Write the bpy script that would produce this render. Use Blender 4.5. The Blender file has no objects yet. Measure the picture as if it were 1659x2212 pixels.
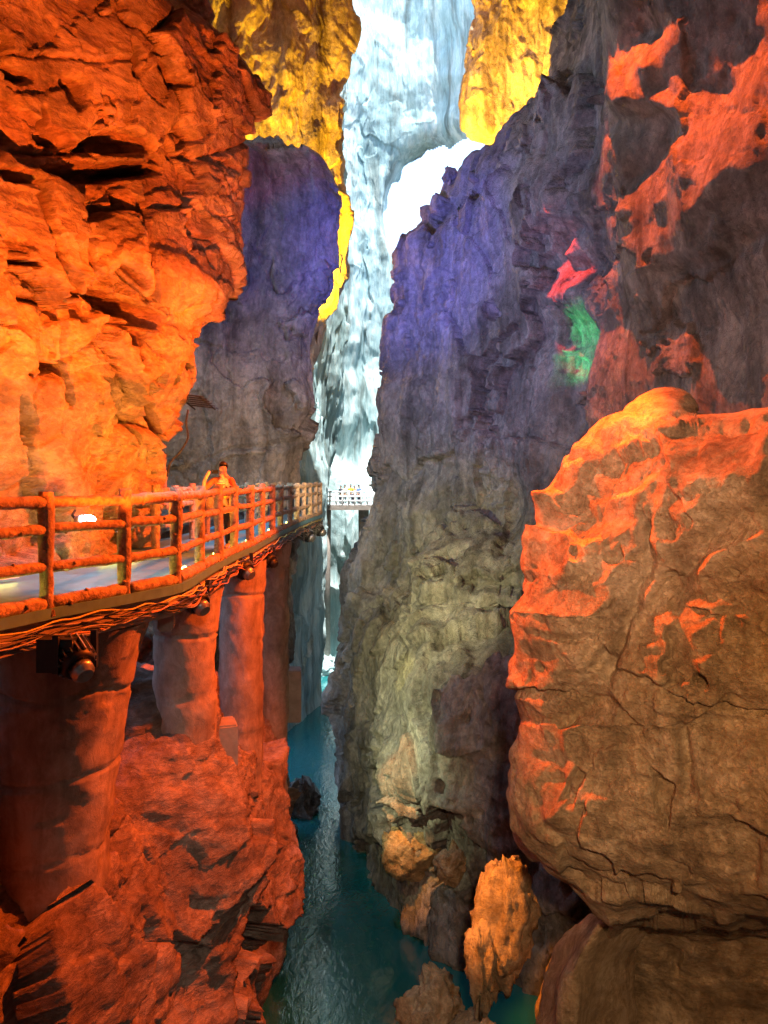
import bpy, bmesh, math, random
import numpy as np
from mathutils import Vector, Matrix

scene = bpy.context.scene
COL = scene.collection
R = math.radians

# ------------------------------------------------------------------ camera
F, CX, HY = 1736.0, 829.5, 1035.0          # lens of the photograph, in a 1659 x 2212 frame
cam = bpy.data.cameras.new('camera')
cam.sensor_fit = 'VERTICAL'
cam.sensor_height = 24.0
cam.lens = 24.0 * F / 2212.0
cam.shift_y = -(1106.0 - HY) / 2212.0
cam.clip_end = 500
cam_o = bpy.data.objects.new('camera', cam)
COL.objects.link(cam_o)
cam_o.rotation_euler = (R(90), 0, 0)
scene.camera = cam_o

# ------------------------------------------------------------------ sky, sun, exposure
SUN_EL, SUN_AZ = R(74), R(148)               # azimuth from +Y towards +X
world = bpy.data.worlds.new('World'); scene.world = world
world.use_nodes = True
wn = world.node_tree
sky = wn.nodes.new('ShaderNodeTexSky'); sky.sky_type = 'NISHITA'
sky.sun_disc = False; sky.sun_elevation = SUN_EL; sky.sun_rotation = SUN_AZ
wn.links.new(sky.outputs[0], wn.nodes['Background'].inputs[0])
wn.nodes['Background'].inputs[1].default_value = 0.15
sun = bpy.data.lights.new('sun', 'SUN'); sun.energy = 2.8; sun.angle = R(0.5); sun.color = (1, .96, .9)
sun_o = bpy.data.objects.new('sun', sun); COL.objects.link(sun_o)
sd = Vector((math.sin(SUN_AZ)*math.cos(SUN_EL), math.cos(SUN_AZ)*math.cos(SUN_EL), math.sin(SUN_EL)))
sun_o.rotation_euler = (-sd).to_track_quat('-Z', 'Y').to_euler()
scene.view_settings.view_transform = 'Standard'
scene.view_settings.look = 'None'
scene.view_settings.exposure = 2.55
scene.view_settings.gamma = 1.0
scene.cycles.use_denoising = True
scene.cycles.denoiser = 'OPENIMAGEDENOISE'
scene.cycles.denoising_input_passes = 'RGB_ALBEDO_NORMAL'
scene.cycles.denoising_prefilter = 'NONE'
scene.cycles.use_adaptive_sampling = True
scene.cycles.adaptive_threshold = .01
scene.cycles.max_bounces = 5
scene.cycles.diffuse_bounces = 3
scene.cycles.sample_clamp_indirect = 2.0

# ------------------------------------------------------------------ the show lamps of the cave (floodlights), plus added fill lights
ORANGE, AMBER, YELLOW = (1, .105, .006), (1, .28, .02), (1, .5, .01)
BLUE, GREEN, RED = (.11, .12, 1), (.03, 1, .25), (1, .04, .015)
def P0(px, py, Y): return ((px-CX)/F*Y, Y, -(py-HY)/F*Y)
def spot(loc, to, col, power, cone=60, blend=.4, size=.06):
    l = bpy.data.lights.new('flood_or_fill_spot', 'SPOT')
    l.color = col; l.energy = power; l.spot_size = R(cone); l.spot_blend = blend; l.shadow_soft_size = size
    o = bpy.data.objects.new('flood_or_fill_spot', l); COL.objects.link(o)
    o.location = loc
    o.rotation_euler = (Vector(to) - Vector(loc)).to_track_quat('-Z', 'Y').to_euler()
    return o
L_LEFT  = (-0.6, 6.0, -2.6)
L_UPR   = (5.5, 15.0, 6.5)
L_RN    = (-2.6, 16.6, 7.0)
L_RED   = (4.6, 27.3, 10.2)
L_RW    = (4.2, 18.8, 20.4)
spot(L_LEFT, (-4.5, 14.6, 10.8), ORANGE, 2700, 62, .12)
spot(L_UPR, (-3.6, 13.8, -3.9), ORANGE, 4600, 72, .3)
spot(L_RN, (5.2, 12.2, -1.0), ORANGE, 3700, 48, .3)
spot(L_RW, (10.0, 22.3, 8.5), ORANGE, 7200, 42, .35)
spot((-2.2, 23.0, -2.6), P0(872, 1700, 27.5), AMBER, 900, 15, .6)
spot((-2.2, 23.0, -3.0), P0(885, 1840, 27.0), AMBER, 1000, 12, .6)
spot((-2.0, 17.0, -2.4), P0(1085, 1970, 20.5), AMBER, 2000, 18, .6)
spot((-2.2, 23.0, -2.6), P0(890, 1470, 29), (1, .8, .05), 300, 12, .8)
spot((-3.7, 39.6, 8.4), (-3.8, 43.5, 15.5), YELLOW, 6500, 125, .5)   # behind the left buttress
spot((4.6, 42.2, 13.0), (7.5, 47, 23), YELLOW, 6500, 90, .5)        # behind the right crest
spot((-4.2, 20.5, 5.0), (1.6, 36, 10.5), BLUE, 3600, 46, 1.0)
spot((-4.2, 20.5, 5.0), (3.6, 33, 8.0), (.34, .38, 1), 1000, 84, 1.0)        # blue wash, right wall
spot((6.5, 24, 9.0), (-4.5, 34, 9.5), (.19, .23, 1), 800, 60, 1.0)          # blue wash, left buttress
spot(L_RED, P0(1228, 590, 28.4), RED, 750, 32, .4)
spot((3.0, 28.6, .5), P0(1262, 735, 28.2), GREEN, 480, 26, .5)
spot((3.0, 28.6, .5), P0(1200, 800, 28.6), GREEN, 220, 22, .8)
spot((-3.4, 10.6, 4.4), (-4.0, 12.0, -1.4), (.5, .8, 1), 190, 50, .7)       # added cool spots over the walkway, standing in for daylight
spot((-3.45, 17.5, 2.4), (-3.8, 18.2, -1.4), (.5, .8, 1), 90, 60, .7)
spot((-3.2, 23.5, 6.0), (-3.5, 24.0, -1.4), (.5, .8, 1), 330, 66, .7)
spot((-3.3, 10.6, -1.15), (-4.9, 14.0, 2.6), AMBER, 190, 100, .8)
spot((-3.0, 14.6, -1.15), (-4.6, 16.4, 2.6), AMBER, 120, 100, .8)
spot((-2.4, 21.0, -3.6), (1.8, 31.5, -4.5), (.95, .92, .42), 1000, 62, 1.0)
spot((-2.3, 24.0, -8.0), (1.8, 29.0, -10.0), (.9, .95, .5), 330, 84, 1.0)  # olive wash, lower right wall
spot((0.5, 22.0, 1.0), (-5.0, 34, 1.0), (1, .64, .36), 1000, 60, 1.0)  # added warm fill on the left buttress
spot((0.6, -1.5, 1.8), (6.0, 14, -4.0), (1, .50, .17), 950, 66, 1.0, .3)   # added fill lights behind the viewer, no lamps of the place
spot((-0.8, -1.5, 1.8), (4.2, 24, 3.5), (1, .70, .62), 1500, 50, 1.0, .3)
spot((0.8, -1.5, 1.8), (1.0, 22, -11.0), (1, .8, .62), 700, 46, 1.0, .3)

# ------------------------------------------------------------------ helpers: noise
def _hash(ix, iy, iz, seed):
    h = (ix.astype(np.uint32)*np.uint32(374761393) + iy.astype(np.uint32)*np.uint32(668265263)
         + iz.astype(np.uint32)*np.uint32(2147483647) + np.uint32(seed*974711 + 12345))
    h = (h ^ (h >> np.uint32(13)))*np.uint32(1274126177)
    h = (h ^ (h >> np.uint32(15)))*np.uint32(2246822519)
    return h ^ (h >> np.uint32(16))
def perlin(p, seed=0):
    p = p.astype(np.float32)
    i = np.floor(p).astype(np.int64); f = (p - i).astype(np.float32)
    w = f*f*f*(f*(f*6-15)+10)
    out = 0
    for dx in (0, 1):
        wx = w[..., 0] if dx else 1-w[..., 0]
        for dy in (0, 1):
            wy = w[..., 1] if dy else 1-w[..., 1]
            for dz in (0, 1):
                wz = w[..., 2] if dz else 1-w[..., 2]
                h = _hash(i[..., 0]+dx, i[..., 1]+dy, i[..., 2]+dz, seed)
                gx = ((h & np.uint32(1023)).astype(np.float32)/511.5-1)
                gy = (((h >> np.uint32(10)) & np.uint32(1023)).astype(np.float32)/511.5-1)
                gz = (((h >> np.uint32(20)) & np.uint32(1023)).astype(np.float32)/511.5-1)
                out = out + wx*wy*wz*(gx*(f[..., 0]-dx)+gy*(f[..., 1]-dy)+gz*(f[..., 2]-dz))
    return out*1.1
def fbm(p, octs=4, seed=0, gain=.5):
    a, s, o = 1.0, 0, 0.0
    q = p.copy()
    for k in range(octs):
        o = o + a*perlin(q, seed+k*17); q = q*2.03+5.1; a *= gain
    return o
def ridged(p, octs=4, seed=0, gain=.5):
    a, o = 1.0, 0.0
    q = p.copy()
    for k in range(octs):
        o = o + a*(1-2.2*np.abs(perlin(q, seed+k*13))); q = q*2.07+3.3; a *= gain
    return o/2
def worley(p, seed=0):
    p = p.astype(np.float32)
    i = np.floor(p).astype(np.int64)
    f1 = np.full(p.shape[:-1], 9., np.float32); f2 = f1.copy(); idv = np.zeros_like(f1)
    for dx in (-1, 0, 1):
        for dy in (-1, 0, 1):
            for dz in (-1, 0, 1):
                h = _hash(i[..., 0]+dx, i[..., 1]+dy, i[..., 2]+dz, seed)
                cx = i[..., 0]+dx+(h & np.uint32(1023)).astype(np.float32)/1023
                cy = i[..., 1]+dy+((h >> np.uint32(10)) & np.uint32(1023)).astype(np.float32)/1023
                cz = i[..., 2]+dz+((h >> np.uint32(20)) & np.uint32(1023)).astype(np.float32)/1023
                d = np.sqrt((cx-p[..., 0])**2+(cy-p[..., 1])**2+(cz-p[..., 2])**2).astype(np.float32)
                hv = ((h >> np.uint32(5)) & np.uint32(4095)).astype(np.float32)/4095
                closer = d < f1
                f2 = np.where(closer, f1, np.minimum(f2, d))
                idv = np.where(closer, hv, idv); f1 = np.where(closer, d, f1)
    return f1, f2, idv
def facets(p, seed=0, tilt=.6):
    """blocks with their own tilted faces: offset and plane per Voronoi cell"""
    p = p.astype(np.float32)
    i = np.floor(p).astype(np.int64)
    best = np.full(p.shape[:-1], 9., np.float32); val = np.zeros_like(best); f2 = best.copy()
    for dx in (-1, 0, 1):
        for dy in (-1, 0, 1):
            for dz in (-1, 0, 1):
                h = _hash(i[..., 0]+dx, i[..., 1]+dy, i[..., 2]+dz, seed)
                ex = p[..., 0]-(i[..., 0]+dx+(h & np.uint32(1023)).astype(np.float32)/1023)
                ey = p[..., 1]-(i[..., 1]+dy+((h >> np.uint32(10)) & np.uint32(1023)).astype(np.float32)/1023)
                ez = p[..., 2]-(i[..., 2]+dz+((h >> np.uint32(20)) & np.uint32(1023)).astype(np.float32)/1023)
                d = ex*ex+ey*ey+ez*ez
                g = h*np.uint32(2654435761); g ^= g >> np.uint32(15)
                r1 = (g & np.uint32(255)).astype(np.float32)/127.5-1
                r2 = ((g >> np.uint32(8)) & np.uint32(255)).astype(np.float32)/127.5-1
                r3 = ((g >> np.uint32(16)) & np.uint32(255)).astype(np.float32)/127.5-1
                r4 = ((g >> np.uint32(24)) & np.uint32(255)).astype(np.float32)/255-.5
                v = r4+tilt*(r1*ex+r2*ey+r3*ez)
                c = d < best
                f2 = np.where(c, best, np.minimum(f2, d)); val = np.where(c, v, val); best = np.where(c, d, best)
    return val, np.sqrt(f2)-np.sqrt(best)
def blur(a, r):
    r = int(r)
    if r < 1: return a
    for ax in (0, 1):
        for _ in range(2):
            pad = [(0, 0), (0, 0)]; pad[ax] = (r+1, r)
            c = np.cumsum(np.pad(a, pad, mode='edge'), axis=ax)
            n = a.shape[ax]
            a = (np.take(c, range(2*r+1, 2*r+1+n), axis=ax)-np.take(c, range(0, n), axis=ax))/(2*r+1)
    return a
def inside(px, py, poly):
    res = np.zeros(px.shape, bool); n = len(poly)
    for k in range(n):
        x1, y1 = poly[k]; x2, y2 = poly[(k+1) % n]
        if y1 == y2: continue
        c = ((y1 > py) != (y2 > py)) & (px < (x2-x1)*(py-y1)/(y2-y1)+x1)
        res ^= c
    return res

# ------------------------------------------------------------------ helpers: objects
def P(px, py, Y): return ((px-CX)/F*Y, Y, -(py-HY)/F*Y)
def tag(o, label=None, cat=None, group=None, kind=None):
    if label: o['label'] = label
    if cat: o['category'] = cat
    if group: o['group'] = group
    if kind: o['kind'] = kind
    return o
def empty(name, loc=(0, 0, 0)):
    o = bpy.data.objects.new(name, None); COL.objects.link(o); o.location = loc; o.empty_display_size = .1
    return o
def link(name, me, mat=None, parent=None):
    o = bpy.data.objects.new(name, me); COL.objects.link(o)
    if mat is not None and not me.materials: me.materials.append(mat)
    if parent is not None:
        o.parent = parent
        o.matrix_parent_inverse = Matrix.Translation(parent.location).inverted()
    return o
def grid_mesh(name, G, smooth=True):
    nv, nu = G.shape[:2]
    me = bpy.data.meshes.new(name)
    me.vertices.add(nu*nv); me.vertices.foreach_set('co', G.reshape(-1).astype(np.float32))
    idx = np.arange(nu*nv).reshape(nv, nu)
    q = np.stack([idx[:-1, :-1], idx[1:, :-1], idx[1:, 1:], idx[:-1, 1:]], -1).reshape(-1, 4)
    me.loops.add(q.size); me.polygons.add(len(q))
    me.loops.foreach_set('vertex_index', q.reshape(-1).astype(np.int32))
    me.polygons.foreach_set('loop_start', np.arange(0, q.size, 4, dtype=np.int32))
    me.polygons.foreach_set('loop_total', np.full(len(q), 4, np.int32))
    if smooth: me.polygons.foreach_set('use_smooth', np.ones(len(q), bool))
    me.update(); me.validate()
    return me
def spline(keys, counts):
    """keys (k, ..., 3) -> Catmull-Rom samples along axis 0, counts[i] samples in segment i"""
    keys = np.asarray(keys, float); k = len(keys)
    ext = np.concatenate([keys[:1]*2-keys[1:2], keys, keys[-1:]*2-keys[-2:-1]])
    out = []
    for i in range(k-1):
        n = counts[i]
        t = np.linspace(0, 1, n, endpoint=False).reshape((-1,)+(1,)*(keys.ndim-1))
        a, b, c, d = ext[i], ext[i+1], ext[i+2], ext[i+3]
        m1, m2 = (c-a)*.42, (d-b)*.42
        t2, t3 = t*t, t*t*t
        out.append((2*t3-3*t2+1)*b+(t3-2*t2+t)*m1+(-2*t3+3*t2)*c+(t3-t2)*m2)
    out.append(keys[-1:])
    return np.concatenate(out)
def normals(G, flip):
    du = np.gradient(G, axis=1); dv = np.gradient(G, axis=0)
    n = np.cross(du, dv); n /= np.linalg.norm(n, axis=-1, keepdims=True)+1e-9
    return (-n if flip else n), du, dv
def cliff(name, net, ucounts, vcounts, disp, mat, flip=True, patches=None, recess=None, mess=10., seed=0, cut=None, kind='structure'):
    net = np.asarray(net, float)                      # rows, columns, 3
    G = spline(net, vcounts)
    G = spline(G.transpose(1, 0, 2), ucounts).transpose(1, 0, 2)
    N, du, dv = normals(G, flip)
    Ys = np.maximum(G[..., 1], .5)
    px = G[..., 0]/Ys*F+CX; py = HY-G[..., 2]/Ys*F
    h = np.zeros(G.shape[:2])
    if patches or recess:
        q = np.stack([px, py, px*0], -1)
        wx = (perlin(q/42., seed+1)+.6*perlin(q/17., seed+3))*mess*1.6
        wy = (perlin(q/42., seed+2)+.6*perlin(q/17., seed+4))*mess*1.6
    for lamp, polys, cin, cout, lam, clip, ytop, reach in (patches or []):
        M = np.zeros(h.shape)
        for pl in polys: M = np.maximum(M, inside(px+wx, py+wy, pl).astype(float))
        M = blur(M, 1)
        L = np.asarray(lamp)-G; L /= np.linalg.norm(L, axis=-1, keepdims=True)
        LN = (L*N).sum(-1); Lt = L-LN[..., None]*N; ll = np.linalg.norm(Lt, axis=-1)+1e-6
        s = np.clip(np.where(M > .5, (np.minimum(LN, .25)-cin), (np.maximum(LN, -.35)+cout))/np.maximum(ll, .35), -2.6, 2.6)
        lh = Lt/ll[..., None]
        view = -G/np.linalg.norm(G, axis=-1, keepdims=True)
        vis = np.clip((py-ytop)/110, 0, 1)*blur(np.clip((N*view).sum(-1)/.35, 0, 1), 3)*blur(((px > reach[0]) & (px < reach[1]) & (py > reach[2]) & (py < reach[3]) & (np.linalg.norm(du, axis=-1) < .3) & (np.linalg.norm(dv, axis=-1) < .3)).astype(float), 6)
        gu = vis*s*(lh*du).sum(-1); gv = vis*s*(lh*dv).sum(-1)
        nv, nu = h.shape
        def mir(a): return np.block([[a, a[:, ::-1]], [a[::-1], a[::-1, ::-1]]])
        div = np.gradient(gu, axis=1)+np.gradient(gv, axis=0)
        D = np.fft.fft2(mir(div))
        kx = 2*np.pi*np.fft.fftfreq(2*nu); ky = 2*np.pi*np.fft.fftfreq(2*nv)
        K = kx[None]**2+ky[:, None]**2
        h += clip*np.tanh(np.real(np.fft.ifft2(-D/(K+lam)))[:nv, :nu]/clip)
    if recess:
        for depth, soft, polys in recess:
            M = np.zeros(h.shape)
            for pl in polys: M = np.maximum(M, inside(px+wx*.7, py+wy*.7, pl).astype(float))
            h -= depth*blur(M, soft)
    h = h + (blur(disp(G, N, px, py), 1) if name == 'rock_right_near' else disp(G, N, px, py))
    G = G + N*h[..., None]
    if cut is not None:
        G = cut(G, px, py)
    me = grid_mesh(name, G)
    o = link(name, me, mat)
    o['kind'] = kind
    return o, G

# ------------------------------------------------------------------ materials
def mat(name):
    m = bpy.data.materials.new(name); m.use_nodes = True
    nt = m.node_tree; return m, nt, nt.nodes['Principled BSDF']
def node(nt, typ, **kw):
    n = nt.nodes.new(typ)
    for k, v in kw.items():
        if k.startswith('i_'): n.inputs[k[2:].replace('_', ' ')].default_value = v
        else: setattr(n, k, v)
    return n
def ramp(nt, src, stops):
    r = nt.nodes.new('ShaderNodeValToRGB')
    while len(r.color_ramp.elements) < len(stops): r.color_ramp.elements.new(.5)
    for e, (p, c) in zip(r.color_ramp.elements, stops): e.position = p; e.color = (*c, 1)
    nt.links.new(src, r.inputs[0]); return r.outputs[0]
def rock_mat(name, dark, mid, light, scale=1.0, zs=1.0, bump=.5, bdist=.06, rough=.82, crack=.6, stain=.45):
    m, nt, b = mat(name); lk = nt.links.new
    g = node(nt, 'ShaderNodeNewGeometry')
    mp = node(nt, 'ShaderNodeMapping'); mp.inputs['Scale'].default_value = (scale, scale, scale*zs)
    lk(g.outputs['Position'], mp.inputs[0])
    n1 = node(nt, 'ShaderNodeTexNoise', i_Scale=.55, i_Detail=8.0, i_Roughness=.65, i_Distortion=.6)
    n2 = node(nt, 'ShaderNodeTexNoise', i_Scale=4.5, i_Detail=10.0, i_Roughness=.74, i_Distortion=.3)
    n3 = node(nt, 'ShaderNodeTexVoronoi', i_Scale=1.7); n3.feature = 'DISTANCE_TO_EDGE'
    n4 = node(nt, 'ShaderNodeTexVoronoi', i_Scale=9.0, i_Randomness=1.0)
    for n in (n1, n2): lk(mp.outputs[0], n.inputs['Vector'])
    wv = node(nt, 'ShaderNodeVectorMath', operation='MULTIPLY_ADD')
    lk(n2.outputs['Color'], wv.inputs[0]); wv.inputs[1].default_value = (.5, .5, .5)
    lk(mp.outputs[0], wv.inputs[2]); lk(wv.outputs[0], n3.inputs['Vector']); lk(wv.outputs[0], n4.inputs['Vector'])
    mx = node(nt, 'ShaderNodeMath', operation='MULTIPLY_ADD')
    lk(n2.outputs[0], mx.inputs[0]); mx.inputs[1].default_value = .75; lk(n1.outputs[0], mx.inputs[2])
    c = ramp(nt, mx.outputs[0], [(.62, dark), (.86, mid), (1.08, light)])
    ms = node(nt, 'ShaderNodeMapping'); ms.inputs['Scale'].default_value = (1.3*scale, 1.3*scale, .16*scale)
    lk(g.outputs['Position'], ms.inputs[0])
    n5 = node(nt, 'ShaderNodeTexNoise', i_Scale=1.2, i_Detail=7.0, i_Roughness=.6, i_Distortion=.4); lk(ms.outputs[0], n5.inputs['Vector'])
    st = ramp(nt, n5.outputs[0], [(.36, (1-stain, 1-stain*1.05, 1-stain*1.1)), (.5, (1, 1, 1)), (.68, (1+stain*.35, 1+stain*.32, 1+stain*.3))])
    mu = node(nt, 'ShaderNodeMix', data_type='RGBA', blend_type='MULTIPLY'); mu.inputs[0].default_value = 1
    lk(c, mu.inputs[6]); lk(st, mu.inputs[7]); lk(mu.outputs[2], b.inputs['Base Color'])
    b.inputs['Roughness'].default_value = rough
    b.inputs['Specular IOR Level'].default_value = .3
    ck = node(nt, 'ShaderNodeMapRange', i_From_Min=0.0, i_From_Max=.035, i_To_Min=0.0, i_To_Max=1.0)
    lk(n3.outputs[0], ck.inputs[0])
    a1 = node(nt, 'ShaderNodeMath', operation='MULTIPLY_ADD')
    lk(ck.outputs[0], a1.inputs[0]); a1.inputs[1].default_value = crack*.3; lk(n2.outputs[0], a1.inputs[2])
    a2 = node(nt, 'ShaderNodeMath', operation='MULTIPLY_ADD')
    lk(n4.outputs[0], a2.inputs[0]); a2.inputs[1].default_value = .35; lk(a1.outputs[0], a2.inputs[2])
    bp = node(nt, 'ShaderNodeBump', i_Strength=bump, i_Distance=bdist)
    lk(a2.outputs[0], bp.inputs['Height']); lk(bp.outputs[0], b.inputs['Normal'])
    return m
M_LW = rock_mat('rock_brown', (.17, .13, .10), (.38, .31, .24), (.55, .47, .38), 1.0, 2.2, .8, .08, stain=.25)
M_PIER = rock_mat('pier_concrete', (.15, .11, .085), (.29, .23, .18), (.40, .33, .27), 1.1, .7, .5, .03, crack=.25, stain=.4)
M_FLANK = rock_mat('rock_flowstone', (.22, .17, .12), (.42, .34, .25), (.58, .50, .38), .7, .8, 1.0, .12, stain=.5, crack=.2)
M_RW = rock_mat('rock_grey', (.10, .092, .085), (.21, .195, .18), (.34, .31, .28), .8, .8, 1.0, .12, crack=.3)
M_RN = rock_mat('rock_tan', (.20, .13, .065), (.42, .29, .155), (.58, .43, .26), 1.3, 1.3, 1.0, .07, crack=.3, stain=.35)
M_LL = rock_mat('rock_fallen', (.10, .07, .055), (.22, .165, .13), (.36, .29, .24), 1.0, 2.3, .75, .08, stain=.3)
M_FAR = rock_mat('rock_pale', (.17, .29, .31), (.32, .46, .48), (.50, .62, .62), .5, .22, .6, .15, crack=.15, stain=.5)  # cyan cast of hazy daylight put into the rock colour

def flat_mat(name, col, rough=.6, metal=0., var=.25, scale=6., bump=.25, bd=.01):
    m, nt, b = mat(name)
    g = node(nt, 'ShaderNodeTexCoord')
    n = node(nt, 'ShaderNodeTexNoise', i_Scale=scale, i_Detail=6.0, i_Roughness=.65)
    nt.links.new(g.outputs['Object'], n.inputs['Vector'])
    lo = tuple(c*(1-var) for c in col); hi = tuple(min(1, c*(1+var)) for c in col)
    nt.links.new(ramp(nt, n.outputs[0], [(.3, lo), (.7, hi)]), b.inputs['Base Color'])
    b.inputs['Roughness'].default_value = rough; b.inputs['Metallic'].default_value = metal
    if bump:
        bp = node(nt, 'ShaderNodeBump', i_Strength=bump, i_Distance=bd)
        nt.links.new(n.outputs[0], bp.inputs['Height']); nt.links.new(bp.outputs[0], b.inputs['Normal'])
    return m
def emit_mat(name, col, strength):
    m, nt, b = mat(name)
    b.inputs['Base Color'].default_value = (.8, .8, .8, 1)
    b.inputs['Emission Color'].default_value = (*col, 1); b.inputs['Emission Strength'].default_value = strength
    return m
M_LOG = flat_mat('log_concrete', (.38, .28, .18), .6, 0, .6, 9, 1.0, .06)
M_CONC = flat_mat('concrete', (.29, .25, .22), .85, 0, .25, 3.5, .5, .02)
M_DECK = flat_mat('deck_stone', (.09, .25, .34), .5, 0, .2, 5, .3, .008)  # blue of the reflected sky opening put into the base colour
M_BLACK = flat_mat('black_metal', (.02, .02, .022), .5, .3, .3, 20, 0)
M_STEEL = flat_mat('grey_steel', (.35, .36, .38), .4, .8, .2, 15, 0)
M_WHITE = flat_mat('white_paint', (.75, .77, .78), .5, 0, .08, 8, 0)

# ================================================================== SETTING
# ------------------------------------------------------------------ left near cliff
def lw_disp(G, N, px, py):
    warp = fbm(G*.8, 4, 5)[..., None]*np.array([.35, .35, .25])
    f1, e1 = facets(G*np.array([.42, .42, .5])+warp, 11, .5)
    f2, e2 = facets(G*np.array([1.1, 1.1, 1.5])+warp*2, 23, .7)
    f3, e3 = facets(G*np.array([3.0, 3.0, 5.0])+warp*3, 29, .7)
    rough = np.clip(.5+1.6*perlin(G*.35+7, 77), 0, 1)
    d = .35*fbm(G*.3, 3, 2)+.60*f1+.20*f2*(.25+rough)+.05*f3*rough
    d += .025*fbm(G*np.array([1.0, 1.0, 7.0])+warp, 4, 31)+.012*ridged(G*5.0, 4, 41)
    return d-.12*np.clip(.05-e1, 0, .05)/.05
Z_LW = [19, 13.5, 10.2, 9.3, 8.4, 7.2, 5.45, 3.85, 3.3, 2.0, .75, 0, -1.9]
E_LW = [415-300, 330, 415, 500, 560, 555, 530, 530, 470, 432, 362, 352, 352]
net = []
for z, e in zip(Z_LW, E_LW):
    xe = (e-CX)/F*17.0
    k = xe+4.67
    net.append([(-6.5, -6, z), (-6.6+.1*k, 5.5, z), (-5.8+.15*k, 11.3, z), (-5.25+.55*k, 14.2, z),
                (xe-.35, 16.5, z), (xe-.25, 17.6, z), (xe-1.8, 20, z), (-9, 23, z)])
LW_CRACKS = [
 [(0,90),(30,100),(60,140),(110,160),(80,165),(45,150),(20,120)], [(40,70),(50,75),(48,130),(40,130)],
 [(0,245),(30,255),(70,295),(30,300),(0,295)], [(110,290),(150,278),(190,300),(180,312),(140,300)],
 [(195,310),(250,280),(290,285),(332,328),(270,330)], [(0,370),(40,368),(100,388),(60,392),(0,385)],
 [(130,355),(200,345),(300,350),(362,365),(290,385),(200,380),(150,370)],
 [(160,160),(210,170),(205,215),(190,230),(170,200)], [(280,90),(292,100),(295,160),(285,160)],
 [(325,135),(345,150),(366,190),(350,190),(335,165)], [(75,395),(100,400),(112,500),(95,500),(85,450)],
 [(108,540),(150,600),(165,640),(140,640),(112,580)], [(175,450),(185,435),(230,455),(225,465),(190,475)],
 [(180,440),(185,480),(180,580),(178,500)], [(285,435),(320,455),(300,480),(300,565),(292,560)],
 [(230,560),(270,572),(285,590),(240,590)], [(190,610),(260,640),(330,680),(320,710),(260,700),(230,650)],
 [(240,700),(290,720),(285,740),(250,735)], [(430,540),(455,550),(470,580),(455,570)],
 [(460,620),(475,630),(480,655),(465,650)], [(100,770),(125,790),(160,800),(145,822),(108,810)],
 [(270,690),(285,780),(275,790),(262,720)], [(290,820),(330,860),(350,940),(360,975),(345,975),(330,900),(300,850)],
 [(345,780),(365,780),(380,820),(360,830)], [(40,850),(80,900),(75,960),(60,930)], [(400,790),(430,800),(415,815)],
 [(0,560),(60,572),(30,580)], [(180,640),(200,640),(205,690),(190,690)], [(95,470),(120,560),(160,690),(148,690),(110,590)],
 [(380,730),(430,725),(425,735)], [(120,210),(130,260),(126,300),(122,300)]]
LW_THIN = [
 [(0,310),(200,318),(360,345),(360,350),(200,325),(0,316)],
 [(100,500),(110,505),(160,700),(170,880),(160,880),(150,700)],
 [(370,330),(480,350),(520,370),(520,375),(480,358),(370,336)], [(60,640),(180,655),(180,660),(60,646)],
 [(280,900),(285,900),(300,990),(292,990)], [(180,420),(184,420),(186,600),(180,600)], [(300,440),(305,440),(306,640),(300,640)]]
cliff('cliff_left_near', net, [10, 14, 150, 130, 46, 30, 8], [8, 30, 24, 26, 40, 60, 70, 26, 56, 56, 34, 36], lw_disp, M_LW,
      recess=[(1.3, 1, LW_CRACKS), (.4, 1, LW_THIN)], mess=6, seed=3)

# ------------------------------------------------------------------ right main wall
def rw_disp(G, N, px, py):
    flute = fbm(G*np.array([.8, .8, .16]), 4, 61)
    warp = fbm(G*.5, 4, 65)[..., None]*.5
    f1, e1 = facets(G*np.array([.22, .22, .15])+warp, 67, .8)
    f2, e2 = facets(G*np.array([.7, .7, .5])+warp, 69, .8)
    d = .6*fbm(G*.16, 4, 51)+.38*flute+.65*f1+.22*f2
    d += .15*ridged(G*np.array([.9, .9, .55]), 4, 55)+.07*fbm(G*np.array([.6, .6, 2.4]), 4, 58)+.03*ridged(G*4, 3, 59)
    calm = .35+.65*np.clip((1330-px)/120, 0, 1)
    return (d-.1*np.clip(.05-e1, 0, .05)/.05)*calm
Z_RW = [30, 22.7, 21.8, 19.8, 17.6, 16.3, 15.3, 14.1, 12.8, 11.9, 10.8, 8.4, 5.4, 4.05, .8, -1.4, -3.6, -4.9, -6.5, -8.7, -10.4, -12.5, -16.6]
E_RW = [1330, 1240, 1242, 1205, 1185, 1135, 1052, 975, 930, 918, 856, 850, 834, 820, 804, 794, 776, 748, 746, 722, 724, 738, 758]
net = []
for z, e in zip(Z_RW, E_RW):
    w = 1330-e
    cols = [(e+420, 48), (e+95, 41), (e+4, 38), (e+.25*w, 34.5), (e+.5*w, 31.5), (e+.78*w, 28.5), (1335, 25.2), (1500, 22), (1720, 19), (2400, 14)]
    if z <= -6.5:
        c2 = {-6.5: 862, -8.7: 850, -10.4: 818, -12.5: 836, -16.6: 842}[z]
        cols[3] = (c2-40, 33); cols[4] = (c2+6, 28.8); cols[5] = (c2+130, 26); cols[6] = (1150, 24.3)
    elif z <= -3.6:
        cols[4] = (905, 30.3)
    ln = -.14*max(z, 0)
    row = [((p-CX)/F*(Y+ln*(j > 5)), Y+ln*(j > 5), z) for j, (p, Y) in enumerate(cols)]
    row.append((16, -6, z)); net.append(row)
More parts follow.
